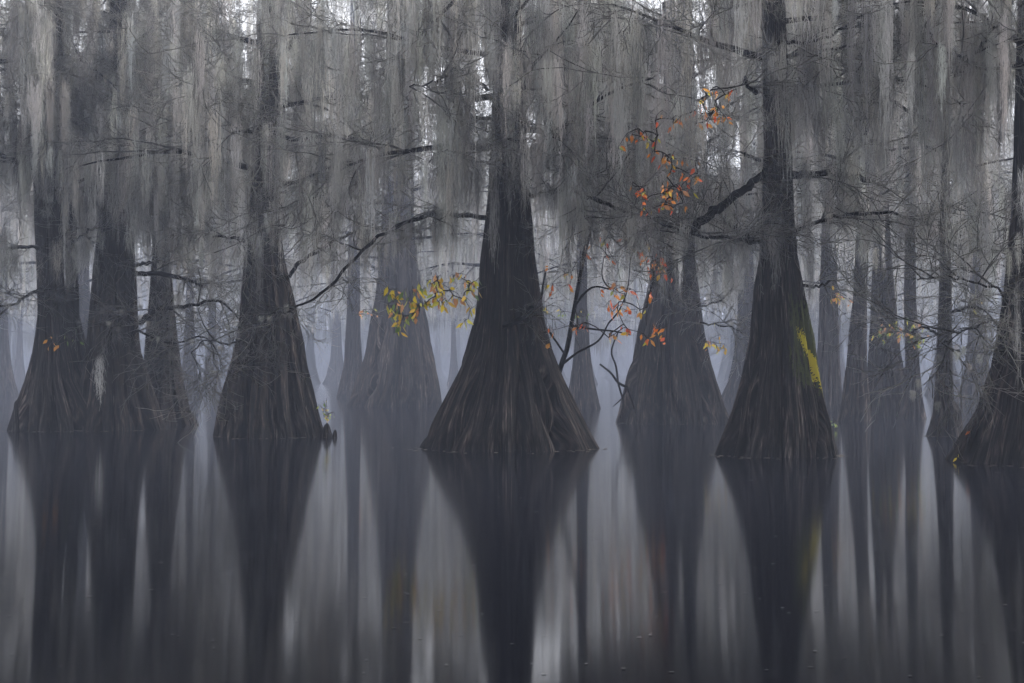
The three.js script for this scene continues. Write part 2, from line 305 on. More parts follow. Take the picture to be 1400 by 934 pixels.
T.centre = cypress({ d: 24.2, sides: 300, rowsN: 130, height: 10.2, limbs: 15, limbFrom: 5.0, trunkMoss: 120, trunkMossFrom: 4.9, clear: 0.2,
  label: 'wide dark cypress with the broadest flared base, yellow leaves on its flank', mossLabel: 'grey moss hanging from the boughs of the widest dark cypress',
  tint: barkTint(0.03),
  rows: [[617, 573, 811], [600, 580, 803], [560, 600, 785], [520, 620, 768], [480, 637, 753], [440, 647, 743], [400, 653, 738], [350, 658, 731], [300, 664, 727], [250, 668, 722], [150, 672, 716], [0, 676, 712]],
  traced: [
    { p: [[668, 293], [605, 293], [560, 302], [506, 332], [453, 390], [404, 422], [368, 430]], w: [7.5, 2], d: 23.6, d2: 23.2 },
    { p: [[700, -130], [660, -60], [620, 0], [567, 55]], w: [8, 4], d: 24, d2: 23 },
    { p: [[716, 20], [740, 34], [760, 92], [786, 138], [804, 152]], w: [5, 2.5], d: 23.6, d2: 23 },
    { p: [[712, 26], [745, 18], [768, 23], [810, 20]], w: [7, 4], d: 23.8 },
    { p: [[720, 262], [768, 261], [800, 268], [828, 276], [855, 290], [900, 302]], w: [9, 3], d: 23.6, d2: 22.6 },
    { p: [[800, 266], [798, 290], [812, 320]], w: [5, 2], d: 23.0 },
    { p: [[690, 445], [708, 438], [719, 431], [728, 420]], w: [9, 6], d: 23.0, front: 1, bare: 1, moss: 9 },
    { p: [[670, 150], [640, 165], [610, 200], [585, 222]], w: [5, 2.5], d: 23.4, d2: 22.4 },
    { p: [[680, 175], [700, 190], [730, 190], [760, 188]], w: [4, 2], d: 23.2, d2: 22.4 },
    { p: [[706, 158], [716, 168], [733, 172]], w: [16, 2], d: 23.8, front: 1, bare: 1, moss: 9 },
    { p: [[665, 110], [630, 95], [600, 110], [560, 120]], w: [5, 2], d: 23.4, d2: 21.8 },
  ] });
T.lichen = cypress({ d: 22.2, sides: 420, rowsN: 320, height: 10.2, limbs: 8, limbFrom: 6.0, trunkMoss: 75, trunkMossFrom: 5.0, clear: 0.3, moss: 0.6,
  label: 'cypress with a bright yellow lichen streak down its flared trunk', mossLabel: 'grey moss hanging from the boughs of the cypress with the yellow lichen',
  rows: [[627, 985, 1141], [580, 998, 1132], [520, 1012, 1118], [460, 1024, 1110], [400, 1030, 1100], [350, 1040, 1090], [300, 1042, 1086], [200, 1044, 1082], [100, 1043, 1078], [0, 1042, 1073]],
  traced: [
    { p: [[1058, 55], [1075, 57], [1105, 57], [1140, 45], [1182, 18]], w: [6, 3], d: 22, d2: 21.3, moss: 2 },
    { p: [[1056, 92], [1070, 82], [1088, 75], [1130, 70], [1175, 58], [1208, 42]], w: [7, 3], d: 22, d2: 21.5, moss: 2 },
    { p: [[1072, 242], [1100, 238], [1150, 238], [1188, 246]], w: [11, 8], d: 22.2, d2: 22.6 },
    { p: [[1078, 318], [1130, 300], [1170, 293], [1205, 290], [1248, 300], [1280, 310]], w: [6, 3], d: 22.0, d2: 21.4 },
    { p: [[1050, 330], [1025, 325], [1005, 315], [990, 298], [982, 286]], w: [8, 5], d: 22.0, d2: 22.4 },
    { p: [[1050, 326], [1020, 330], [985, 324], [950, 322], [905, 305]], w: [7, 3], d: 21.8, d2: 21.0 },
    { p: [[1054, 228], [1034, 246], [1015, 262], [985, 283], [958, 303], [940, 318]], w: [9, 14], d: 21.9, d2: 21.2, bare: 1, moss: 2 },
    { p: [[1045, 215], [1020, 212], [1012, 208]], w: [5, 2], d: 21.8, bare: 1, moss: 3 },
    { p: [[1040, 120], [1022, 118], [1018, 106]], w: [7, 3], d: 21.8, bare: 1, moss: 3 },
    { p: [[1092, 390], [1115, 392], [1134, 386]], w: [5, 3], d: 21.9, bare: 1, moss: 3 },
  ] });
growth(T.lichen.tree, 'green_moss', new THREE.MeshStandardMaterial({ name: 'green_moss', color: new THREE.Color().setRGB(0.05, 0.06, 0.014), roughness: 1 }), (a, y) => {
  const e = sstep(y, 0.7, 1.5) * (1 - sstep(y, 2.2, 3.2)) * sstep(a, -0.1, 0.5) * (1 - sstep(a, 1.3, 1.7));
  return vnoise(a * 26, y * 3, 61) * 0.45 + vnoise(a * 110, y * 14, 62) * 0.55 < e * 0.6;
}, 0.004);
growth(T.lichen.tree, 'yellow_lichen', new THREE.MeshStandardMaterial({ name: 'yellow_lichen', color: new THREE.Color().setRGB(0.48, 0.40, 0.02), roughness: 1 }), (a, y) => {
  const f = (c, w, lo, hi) => Math.exp(-Math.pow((a - c) / w, 2)) * sstep(y, lo, lo + 0.4) * (1 - sstep(y, hi - 0.3, hi));
  const e = Math.max(f(0.66 + (2.05 - y) * 0.36, 0.085, 1.0, 2.25), f(0.86 + (2.05 - y) * 0.30, 0.05, 0.7, 1.95));
  return vnoise(a * 55, y * 3, 71) * 0.4 + hash(Math.floor(a * 160), Math.floor(y * 45), 72) * 0.6 < e * 0.9;
}, 0.008);
T.edge = cypress({ d: 20.6, sides: 240, rowsN: 120, height: 10.2, limbs: 8, limbFrom: 5.6, trunkMoss: 26, trunkMossFrom: 4.4, moss: 0.6,
  label: 'dark broad cypress standing closest, one orange leaf sprig at its foot', mossLabel: 'grey moss hanging from the boughs of the closest cypress',
  rows: [[640, 1309, 1535], [600, 1325, 1520], [560, 1343, 1502], [500, 1360, 1488], [450, 1369, 1480], [400, 1376, 1475], [300, 1385, 1465], [150, 1390, 1460], [0, 1393, 1455]],
  traced: [
    { p: [[1450, 96], [1400, 90], [1345, 92], [1330, 85], [1285, 65], [1265, 35]], w: [8, 2.5], d: 20.4, d2: 19.6, moss: 2 },
    { p: [[1330, 88], [1345, 60], [1358, 35]], w: [4, 2], d: 19.8, moss: 2 },
    { p: [[1400, 430], [1370, 400], [1330, 385], [1290, 378], [1255, 380]], w: [4, 2], d: 19.9, d2: 19 },
    { p: [[1390, 460], [1360, 440], [1320, 452], [1290, 470]], w: [3, 1.5], d: 19.9, d2: 19.4, moss: 2 },
  ] });
T.pair = cypress({ d: 28.2, sides: 200, rowsN: 110, height: 10.2, limbs: 14, limbFrom: 5.2, trunkMoss: 60, trunkMossFrom: 4.6,
  label: 'dark flared cypress with a small yellow tuft and knees at its foot', mossLabel: 'grey moss hanging from the boughs of the cypress with the yellow tuft',
  rows: [[598, 300, 443], [560, 304, 432], [500, 318, 418], [450, 326, 410], [400, 330, 400], [350, 335, 388], [300, 340, 382], [200, 345, 382], [100, 350, 384], [0, 352, 386]],
  traced: [
    { p: [[392, 376], [410, 360], [440, 340], [480, 320], [520, 312]], w: [6, 3], d: 27.8, d2: 27 },
    { p: [[350, 348], [335, 330], [320, 325], [290, 322]], w: [6, 3], d: 27.8, d2: 27.2 },
    { p: [[340, 160], [400, 190], [440, 186], [495, 190]], w: [7, 5], d: 27.8, d2: 27.2 },
    { p: [[360, 290], [405, 278], [434, 268]], w: [7, 3], d: 27.4, d2: 27 },
    { p: [[352, 130], [330, 110], [300, 150], [286, 165]], w: [6, 3], d: 27.6, d2: 26.8 },
    { p: [[330, 460], [310, 470], [285, 465], [262, 480]], w: [3, 1.5], d: 27, d2: 26.2, moss: 2 },
  ] });
const leftMoss = 'grey moss hanging from the boughs of the cypress group with merged bases';
T.leftA = cypress({ d: 31, sides: 180, rowsN: 100, height: 11.2, limbs: 12, limbFrom: 5.4, trunkMoss: 60, trunkMossFrom: 4.4,
  label: 'dark leftmost trunk of the merged cypress group, a dead snag at its foot', mossLabel: leftMoss + ', outer trunk',
  rows: [[590, 18, 150], [560, 24, 138], [520, 36, 112], [480, 46, 100], [430, 52, 90], [350, 50, 86], [250, 46, 85], [150, 50, 86], [0, 58, 88]],
  traced: [
    { p: [[54, 340], [40, 337], [0, 339], [-40, 336]], w: [5, 4], d: 30.8, d2: 30.2 },
    { p: [[56, 392], [40, 402], [20, 415], [-10, 422]], w: [5, 3], d: 30.6, d2: 30 },
    { p: [[85, 330], [112, 322], [132, 308]], w: [5, 3], d: 30.4 },
    { p: [[88, 40], [110, 80], [140, 105], [170, 130]], w: [4, 2], d: 30.6, d2: 30 },
  ] });
T.leftA2 = cypress({ d: 31.6, sides: 120, rowsN: 80, height: 9, limbs: 4, limbFrom: 5.4, trunkMoss: 20,
  label: 'slim straight trunk between the two big trunks of the merged cypress group', mossLabel: leftMoss + ', slim trunk',
  rows: [[592, 74, 140], [540, 80, 130], [480, 86, 120], [430, 89, 108], [350, 90, 106], [250, 88, 102], [150, 84, 96]] });
T.leftB = cypress({ d: 31.2, sides: 200, rowsN: 100, height: 11.2, limbs: 13, limbFrom: 5.4, trunkMoss: 55, trunkMossFrom: 4.8,
  label: 'tall middle trunk of the merged cypress group, pale moss tuft on its base', mossLabel: leftMoss + ', middle trunk',
  rows: [[592, 96, 225], [540, 110, 207], [480, 118, 190], [430, 122, 186], [350, 130, 182], [300, 136, 180], [200, 148, 184], [100, 150, 180], [0, 150, 178]],
  traced: [
    { p: [[176, 373], [215, 373], [255, 382], [277, 391]], w: [8, 4], d: 30.8, d2: 30.2 },
    { p: [[176, 361], [207, 359]], w: [5, 4], d: 30.8, bare: 1, moss: 3 },
    { p: [[182, 440], [215, 424], [250, 420], [300, 412], [325, 436]], w: [8, 2], d: 30.6, d2: 29.6, moss: 2 },
    { p: [[160, 470], [190, 452], [230, 470], [280, 462], [305, 500]], w: [4, 1.5], d: 30, d2: 29.2, moss: 2 },
    { p: [[150, 120], [120, 130], [85, 100], [60, 45]], w: [4, 2], d: 30.6, d2: 30 },
  ] });
T.leftC = cypress({ d: 33.6, sides: 160, rowsN: 90, height: 11.2, limbs: 12, limbFrom: 5.2, trunkMoss: 35, trunkMossFrom: 4.6,
  label: 'slimmer cypress at the open-water side of the merged cypress group', mossLabel: leftMoss + ', slimmer trunk',
  rows: [[581, 168, 270], [560, 184, 258], [520, 195, 248], [480, 198, 244], [430, 202, 238], [350, 208, 232], [300, 208, 228], [200, 202, 222], [0, 190, 208]],
  traced: [
    { p: [[228, 345], [240, 338], [264, 343]], w: [6, 5], d: 33, bare: 1, moss: 2 },
    { p: [[226, 335], [245, 322], [265, 312], [290, 326], [340, 336]], w: [4, 2], d: 33, d2: 32 },
  ] });
T.misty = cypress({ d: 35, sides: 200, rowsN: 100, height: 11.2, limbs: 14, limbFrom: 5.8, trunkMoss: 45, trunkMossFrom: 4.8,
  label: 'broad fluted cypress softened by mist, thick limb rising from its trunk', mossLabel: 'grey moss hanging from the boughs of the broad misty cypress',
  rows: [[580, 845, 997], [540, 853, 985], [500, 862, 972], [450, 872, 962], [400, 885, 955], [350, 893, 950], [300, 900, 950], [200, 905, 955], [100, 908, 950], [0, 905, 945]],
  traced: [
    { p: [[925, 118], [871, 113], [843, 102], [821, 85], [815, 60]], w: [11, 5], d: 34.4, d2: 33.6 },
    { p: [[826, 88], [850, 70], [878, 56], [900, 40]], w: [9, 4], d: 33.8 },
    { p: [[950, 420], [985, 410], [1010, 380]], w: [3, 1.5], d: 34, d2: 33.4, moss: 2 },
    { p: [[955, 440], [990, 445], [1015, 455]], w: [3, 1.5], d: 34, d2: 33.4, moss: 2 },
  ] });
T.wideFar = cypress({ d: 49, sides: 140, rowsN: 70, height: 18, limbs: 14, limbFrom: 6, trunkMoss: 40,
  label: 'wide pale cypress in the mist behind the yellow leaves', mossLabel: 'pale moss hanging from the wide cypress behind the yellow leaves',
  rows: [[557, 477, 600], [520, 488, 598], [480, 500, 590], [440, 508, 583], [400, 515, 575], [300, 522, 565], [0, 530, 560]] });
T.thinFar = cypress({ d: 61, sides: 90, rowsN: 50, height: 20, limbs: 12, limbFrom: 6, label: 'slim pale cypress rising just beside the wide one behind the yellow leaves', mossLabel: 'pale moss hanging from the slim misty cypress',
  rows: [[545, 460, 505], [500, 470, 495], [450, 473, 492], [400, 475, 492], [300, 477, 491], [0, 479, 490]] });
T.gap = cypress({ d: 46, sides: 110, rowsN: 60, height: 16, limbs: 12, limbFrom: 5.6, label: 'small cone-based cypress seen between the wide dark cypress and the broad misty one', mossLabel: 'pale moss hanging from the small cone-based cypress',
  rows: [[560, 773, 820], [520, 780, 812], [480, 785, 807], [420, 788, 803], [300, 789, 802], [0, 791, 801]] });
T.r1 = cypress({ moss: 0.7, d: 35.6, sides: 130, rowsN: 80, height: 11.2, limbs: 8, limbFrom: 5.6, label: 'thin straight cypress with a short forked foot, beside the twin trunks with green leaves', mossLabel: 'grey moss hanging from the thin cypress with the forked foot',
  rows: [[577, 1145, 1190], [540, 1152, 1187], [500, 1158, 1184], [450, 1162, 1185], [400, 1167, 1185], [300, 1172, 1188], [0, 1178, 1190]] });
T.r2 = cypress({ moss: 0.7, d: 38.2, sides: 130, rowsN: 80, height: 11.2, limbs: 8, limbFrom: 5.6, label: 'thicker of the twin misty trunks wrapped in green and yellow leaves', mossLabel: 'grey moss hanging from the thicker twin trunk',
  rows: [[572, 1183, 1244], [530, 1186, 1238], [480, 1189, 1230], [400, 1192, 1222], [300, 1196, 1215], [0, 1200, 1214]] });
T.r3 = cypress({ moss: 0.7, d: 37.6, sides: 110, rowsN: 80, height: 11.2, limbs: 8, limbFrom: 5.6, label: 'thinner of the twin misty trunks, green and yellow leaves across it', mossLabel: 'grey moss hanging from the thinner twin trunk',
  rows: [[573, 1222, 1265], [540, 1234, 1260], [500, 1238, 1257], [400, 1236, 1252], [300, 1238, 1251], [0, 1240, 1250]] });
T.r4 = cypress({ moss: 0.7, d: 28.2, sides: 120, rowsN: 90, height: 13, limbs: 8, limbFrom: 5.2, trunkMoss: 16, label: 'narrow dark cypress with a knobbly swollen foot and broken stubs', mossLabel: 'grey moss hanging from the narrow cypress with the swollen foot',
  rows: [[597, 1268, 1316], [580, 1273, 1314], [562, 1277, 1312], [545, 1278, 1303], [500, 1281, 1302], [400, 1284, 1301], [300, 1286, 1299], [0, 1288, 1298]],
  traced: [
    { p: [[1298, 427], [1330, 420], [1348, 427]], w: [5, 3], d: 28 }, { p: [[1288, 456], [1262, 448], [1245, 455]], w: [4, 2], d: 28, moss: 2 },
    { p: [[1298, 330], [1340, 345], [1380, 340]], w: [4, 2], d: 28, d2: 27.4 }, { p: [[1290, 205], [1250, 200], [1210, 205]], w: [5, 3], d: 28, d2: 27.5 },
  ] });
T.r5 = cypress({ moss: 0.7, d: 47, sides: 110, rowsN: 60, height: 17, limbs: 12, limbFrom: 6, label: 'pale cypress in the mist between the narrow dark one and the closest one', mossLabel: 'pale moss hanging from the pale cypress by the closest one',
  rows: [[558, 1310, 1360], [520, 1316, 1354], [480, 1322, 1350], [430, 1326, 1346], [300, 1328, 1343], [0, 1330, 1341]] });
T.r6 = cypress({ moss: 0.7, d: 43, sides: 110, rowsN: 60, height: 17, limbs: 12, limbFrom: 6, label: 'pale cypress close behind the trunk with the yellow lichen', mossLabel: 'pale moss hanging from the pale cypress behind the lichen trunk',
  rows: [[563, 1108, 1152], [500, 1116, 1148], [440, 1120, 1146], [300, 1124, 1142], [0, 1126, 1140]] });

// trees farther back in the mist
{
  const r = rng(77), spots = [];
  const want = [[8, 66], [285, 74], [262, 60], [385, 78], [540, 64], [745, 76], [915, 60], [1020, 55], [1060, 74], [1395, 62], [120, 56], [345, 60], [560, 74], [900, 72], [1085, 66], [1200, 70], [1290, 66], [1375, 80], [-60, 52], [1470, 50], [-150, 60], [1560, 64], [75, 84], [180, 92], [370, 96], [520, 90], [690, 96], [660, 84], [940, 88], [1140, 92], [1230, 86], [1330, 98], [30, 98], [690, 66], [700, 54], [1500, 80], [-80, 78], [620, 104], [460, 108], [800, 104]];
  for (const [px, d] of want) {
    const w = 0.55 + r() * 0.6, k = FOC / d, foot = HORIZON + EYE * k, x = px + (r() - 0.5) * 12, hw = w * k;
    const tilt = (r() - 0.5) * 0.03, rows = [[foot, 1.0], [foot - 0.8 * k, 0.72], [foot - 2 * k, 0.46], [foot - 3.6 * k, 0.34], [foot - 6 * k, 0.28], [foot - 12 * k, 0.2]].map(([y, s]) => [y, x - hw * s + (foot - y) * tilt, x + hw * s + (foot - y) * tilt]);
    cypress({ d, sides: 64, rowsN: 36, height: 10 + r() * 5, rows, limbs: 13, limbFrom: 4.9, reach: 4.6, trunkMoss: 26, mossFloor: 3.4, mossLong: 1.5, moss: 0.65, twigs: 0.5, label: 'pale cypress standing far back in the mist, blurred by haze', group: 'cypresses far back in the mist' });
  }
}

// ---------------------------------------------------------------- the wood beyond, one grey mass
{
  const r = rng(909), parts = [];
  const variant = (seed) => {
    const q = rng(seed), G = new Geo(), hang = [], Ht = 20;
    const path = [], rad = []; for (let k = 0; k <= 10; k++) { const y = Ht * Math.pow(k / 10, 1.5); path.push(V((q() - 0.5) * 0.25, y - 0.3, (q() - 0.5) * 0.25)); rad.push(0.12 + 0.9 * Math.exp(-y * 0.75) + 0.22 * (1 - y / Ht)); }
    G.tube(path, rad, 10);
    for (let k = 0; k < 16; k++) { const a = k * 2.4, y = 6 + k * 0.85; growLimb(G, V(0, y, 0), V(Math.cos(a), 0.15, Math.sin(a)).normalize(), 2.5 + q() * 2.5, 0.07, q, 0, hang, {}); }
    for (const [p] of hang) for (let k = 0; k < 1; k++) { const l = 0.8 + 2.4 * q() * q(), x = p.x + (q() - 0.5) * 0.6, z = p.z + (q() - 0.5) * 0.6, w = 0.05 + q() * 0.09; G.ribbon([V(x, p.y, z), V(x + (q() - 0.5) * 0.1, p.y - l * 0.4, z), V(x + (q() - 0.5) * 0.15, p.y - l, z)], [w, w * 0.8, 0.01], q() * 3.14); }
    return G.build();
  };
  const g = variant(5), mats = [], cols = [];
  for (let k = 0; k < 190; k++) {
    const d = 95 + Math.pow(r(), 0.8) * 95, x = (r() - 0.5) * (d * 1.15 + 30), s = 0.55 + r() * 0.45;
    mats.push(new THREE.Matrix4().compose(V(x, 0, -d), new THREE.Quaternion().setFromAxisAngle(Y1, r() * 6.28), V(s, s, s))); const c = 0.7 + r() * 0.5; cols.push(new THREE.Color(c, c, c));
  }
  const far = new THREE.MeshStandardMaterial({ name: 'far_wood', color: new THREE.Color().setRGB(0.13, 0.13, 0.125), roughness: 1, side: THREE.DoubleSide });
  tag(instanced('far_wood', g, far, mats, cols), 'dim mass of trees at the far side of the swamp', 'wood', undefined, 'stuff');
}
{ // thicket on the far shore
  const r = rng(3131), mats = [], cols = [], q = rng(8), G = new Geo();
  for (let k = 0; k < 260; k++) { const a = q() * 6.283, t = Math.sqrt(q()), x = Math.cos(a) * t * 2.4, z = Math.sin(a) * t * 1.6, h = (3.2 + q() * 2.6) * (1 - 0.4 * t); G.ribbon([V(x * 0.5, -0.2, z * 0.5), V(x * 0.8, h * 0.5, z * 0.8), V(x * (1 + q() * 0.3), h, z)], [0.25, 0.3 + q() * 0.3, 0.03], q() * 3.14); }
  const g = G.build();
  for (let k = 0; k < 170; k++) { const a = (k / 169 - 0.5) * 1.5, d = 200 + r() * 22, s = 1.6 + r() * 0.9; mats.push(new THREE.Matrix4().compose(V(Math.sin(a) * d, 0, -Math.cos(a) * d), new THREE.Quaternion().setFromAxisAngle(Y1, r() * 6.28), V(s, s * (0.8 + r() * 0.5), s))); const c = 0.6 + r() * 0.6; cols.push(new THREE.Color(c, c, c)); }
  tag(instanced('far_thicket', g, new THREE.MeshStandardMaterial({ name: 'far_thicket', color: new THREE.Color().setRGB(0.09, 0.09, 0.085), roughness: 1, side: THREE.DoubleSide }), mats, cols), 'dim low thicket along the far shore in the haze', 'thicket', undefined, 'stuff');
}
// trees beside and behind the camera, out of the frame: their crowns meet over the open water and shade its mist
{
  const r = rng(4242);
  for (const [x, z] of [[-8.5, -6], [6.5, -2.5], [-6, -3.5], [9.5, -7.5], [11.5, -13], [-11, -14], [-6, 3], [7, 2], [0.5, 7], [-13, -2], [14, -1], [-4, 13], [6, 12], [-19, -24], [-16, 9], [17, 9], [-7, -2], [3.5, 5], [-9, -10.5], [-1, 18], [-12, 4], [13, 4]]) {
    const k = 100, rowsAt = (y, w) => ({ y, x, r: w });
    const G = new Geo(), hang = [], Ht = 15 + r() * 3, path = [], rad = [];
    for (let n = 0; n <= 14; n++) { const y = -0.4 + (Ht + 0.4) * Math.pow(n / 14, 1.5); path.push(V(x + (r() - 0.5) * 0.08, y, z + (r() - 0.5) * 0.08)); rad.push(0.08 + 0.9 * Math.exp(-Math.max(0, y) * 0.7) + 0.26 * (1 - y / Ht)); }
    const base = V(x, 0, z), tree = thing('cypress_tree', base);
    tag(tree, 'cypress standing outside the view whose crown shades the open water', 'tree', 'cypresses around the open water');
    const tg = new Geo().tube(path, rad, 20).build(); tg.setAttribute('color', new THREE.Float32BufferAttribute(new Float32Array(tg.attributes.position.count * 3).fill(0.9), 3));
    mesh('trunk', local(tg, base), M.bark, tree);
    for (let n = 0; n < 16; n++) {
      const a = n * 2.4 + r(), y = lerp(7.5, Ht * 0.95, n / 16), L = new Geo();
      growLimb(L, V(x, y, z), V(Math.cos(a), 0.15, Math.sin(a)).normalize(), (4 + r() * 3) * (1 - 0.3 * n / 16), 0.08, r, 0, hang, {});
      mesh('limb', local(L.build(), base), M.limb, tree);
    }
    const mm = [], mc = [];
    for (const [p] of hang) for (let n = 0; n < 3; n++) {
      const l = Math.min(0.6 + 1.5 * r(), Math.max(0.3, p.y - 6.2)); mm.push(new THREE.Matrix4().compose(V(p.x - x + (r() - 0.5) * 0.5, p.y, p.z - z + (r() - 0.5) * 0.5), new THREE.Quaternion().setFromAxisAngle(Y1, r() * 6.28), V(3.2, l, 3.2))); const c = 0.4 + 0.7 * r(); mc.push(new THREE.Color(c, c, c * 0.97));
    }
    const o = instanced(numbered('spanish_moss'), COARSE[Math.floor(r() * 10)], M.moss, mm, mc); o.position.copy(base);
    tag(o, 'moss in the crowns outside the view', 'moss', 'moss around the open water', 'stuff');
  }
}

// ---------------------------------------------------------------- leafy sprays, saplings
function pickFrom(list, r) { return list[Math.floor(r() * list.length)]; }
function leafSpray(o) { // every leaf a piece of its own, joined by thin twigs that branch from the root
  const r = rng(o.seed), root = at(...o.root), t = thing(o.name, root); if (o.double) o.pts = o.pts.flatMap(([x, y]) => r() < o.double ? [[x, y], [x + (r() - 0.5) * 14, y + (r() - 0.5) * 12]] : [[x, y]]);
  const pts = o.pts.map(([x, y]) => at(x, y, o.d + (r() - 0.5) * (o.deep ?? 0.8)));
  tag(t, o.label, o.category ?? 'branch', o.group);
  const nodes = [root, ...pts.map((p) => p.clone().add(V((r() - 0.5) * 0.06, 0.05 + r() * 0.05, (r() - 0.5) * 0.06)))], inTree = [0], par = [-1], left = new Set(nodes.map((_, k) => k).slice(1));
  while (left.size) {
    let best = [1e9]; for (const a of left) for (const b of inTree) { const q = nodes[a].distanceToSquared(nodes[b]); if (q < best[0]) best = [q, a, b]; }
    inTree.push(best[1]); par[best[1]] = best[2]; left.delete(best[1]);
  }
  const load = new Array(nodes.length).fill(1); for (let k = inTree.length - 1; k > 0; k--) load[par[inTree[k]]] += load[inTree[k]];
  const G = new Geo(), rad = (k) => Math.min(o.thick ?? 0.010, 0.0028 + 0.0009 * Math.sqrt(load[k]));
  for (const k of inTree.slice(1)) {
    const a = nodes[par[k]], b = nodes[k], m = a.clone().lerp(b, 0.5), l = a.distanceTo(b); m.x += (r() - 0.5) * 0.18 * l; m.y += (r() - 0.3) * 0.15 * l; m.z += (r() - 0.5) * 0.18 * l;
    G.tube(smooth([a, m, b], 5), Array.from({ length: 6 }, (_, j) => lerp(rad(par[k]), rad(k), j / 5)), 4);
    G.tube([b, pts[k - 1].clone().lerp(b, 0.05)], [0.003, 0.0025], 3);
  }
  mesh('stem', local(G.build(), root), M.darkTwig, t);
  pts.forEach((p, k) => {
    const leaf = mesh('leaf', pickFrom(LEAVES, r), o.colour(k, r, o.pts[k]), t), s = (o.size ?? 11) * (0.65 + r() * 0.6) * o.d / FOC;
    leaf.position.copy(p).sub(root); leaf.position.y += s * 0.4; leaf.scale.setScalar(s); leaf.rotation.set((r() - 0.5) * 1.6, r() * 6.28, (r() - 0.5) * 2.0);
  });
  return t;
}
const zoomed = (x0, y0, k, list) => list.map(([x, y]) => [x0 + x / k, y0 + y / k]);
const orangePick = (k, r) => { const q = r(); return q < 0.8 ? pickFrom(ORANGE, r) : q < 0.9 ? pickFrom(YELLOW, r) : q < 0.94 ? GREEN[1] : pickFrom(PALE, r); };
const upper = zoomed(840, 110, 4.917, [[588, 78], [628, 90], [692, 82], [770, 92], [755, 115], [822, 88], [625, 122], [555, 155], [594, 152], [680, 183], [715, 185], [606, 222], [602, 247], [530, 240], [510, 250], [480, 256], [663, 262], [678, 252], [737, 252], [717, 262], [763, 290], [627, 294], [556, 310], [592, 318], [415, 285], [395, 300], [436, 290], [318, 240], [285, 290], [183, 380], [190, 398], [214, 392], [222, 405], [280, 400], [290, 426], [265, 450], [168, 360], [82, 392], [38, 455], [275, 520], [338, 522], [378, 518], [350, 550], [368, 555], [345, 580], [376, 618], [460, 553], [510, 545], [570, 577], [452, 633], [515, 675], [545, 680], [565, 680], [118, 732], [155, 765], [168, 765], [199, 740], [195, 770], [187, 797], [205, 822], [330, 710], [345, 745], [355, 765], [362, 775], [310, 780], [333, 785], [425, 725], [413, 765], [443, 792], [495, 748], [490, 712], [400, 805], [350, 840], [365, 845], [375, 825], [385, 888], [306, 868], [210, 865], [230, 900], [470, 868]]);
leafSpray({ name: 'leafy_branch', seed: 11, label: 'thin branch of orange leaves slanting in front of the broad misty cypress', d: 20.2, root: [1046, 96, 21.8], pts: upper, double: 1, colour: orangePick, size: 11.5, deep: 0.7 });
const middle = zoomed(720, 320, 5.838, [[515, 108], [465, 183], [578, 42], [632, 72], [768, 58], [835, 122], [890, 130], [908, 130], [970, 100], [985, 90], [648, 200], [678, 222], [175, 285], [312, 322], [337, 330], [362, 338], [340, 450], [210, 450], [192, 428], [595, 487], [690, 460], [710, 440], [735, 438], [695, 475], [716, 488], [765, 462], [785, 500], [838, 478], [878, 500], [675, 565], [655, 582], [735, 570], [695, 615], [720, 612], [735, 635], [765, 620], [812, 625], [680, 648], [950, 620], [908, 640], [980, 490], [985, 515], [945, 172], [973, 188], [955, 218], [985, 215], [990, 260], [990, 300], [1020, 295], [1042, 305], [1030, 235], [1075, 197], [1075, 240], [1095, 232], [1100, 285], [1098, 342], [1155, 365], [395, 768], [375, 748], [445, 738], [480, 772], [175, 765], [200, 770], [187, 893], [785, 785], [800, 800], [820, 797], [655, 805], [680, 825], [665, 848], [703, 850], [1020, 755], [1030, 795], [1075, 785], [1085, 830], [1110, 845], [960, 860], [985, 865], [920, 815], [1040, 825]]);
{
  const t = leafSpray({ name: 'sapling', category: 'sapling', seed: 12, label: 'slender dark sapling scattered with orange leaves beside the widest cypress', d: 24.2, root: [786, 418, 25], pts: middle, double: 0.9, colour: orangePick, size: 11, deep: 1.2 });
  const base = t.position.clone(), stem = (list, w, d = 25) => { const p = smooth(list.map(([x, y]) => at(x, y, d)), 18); mesh('trunk', local(new Geo().tube(p, p.map((_, k) => lerp(w[0], w[1], k / 18) * d / FOC / 2), 7).build(), base), M.limb, t); };
  stem([[752, 612], [757, 570], [764, 510], [775, 478], [782, 440], [790, 395], [799, 345], [806, 322], [812, 280], [806, 235]], [9, 3]);
  stem([[757, 575], [748, 520], [738, 470], [740, 410], [746, 370]], [4, 2.5]);
  stem([[766, 500], [790, 482], [818, 466], [832, 442]], [4, 2]);
  stem([[781, 445], [810, 450], [840, 453], [862, 458]], [3.5, 1.5]); stem([[772, 484], [745, 447], [730, 445]], [3, 2]); stem([[786, 418], [800, 400], [815, 392], [835, 396]], [4, 2]);
  stem([[835, 396], [826, 385], [823, 372], [826, 350]], [2.5, 1]); stem([[832, 442], [846, 425], [858, 395], [862, 352]], [2.5, 1]);
}
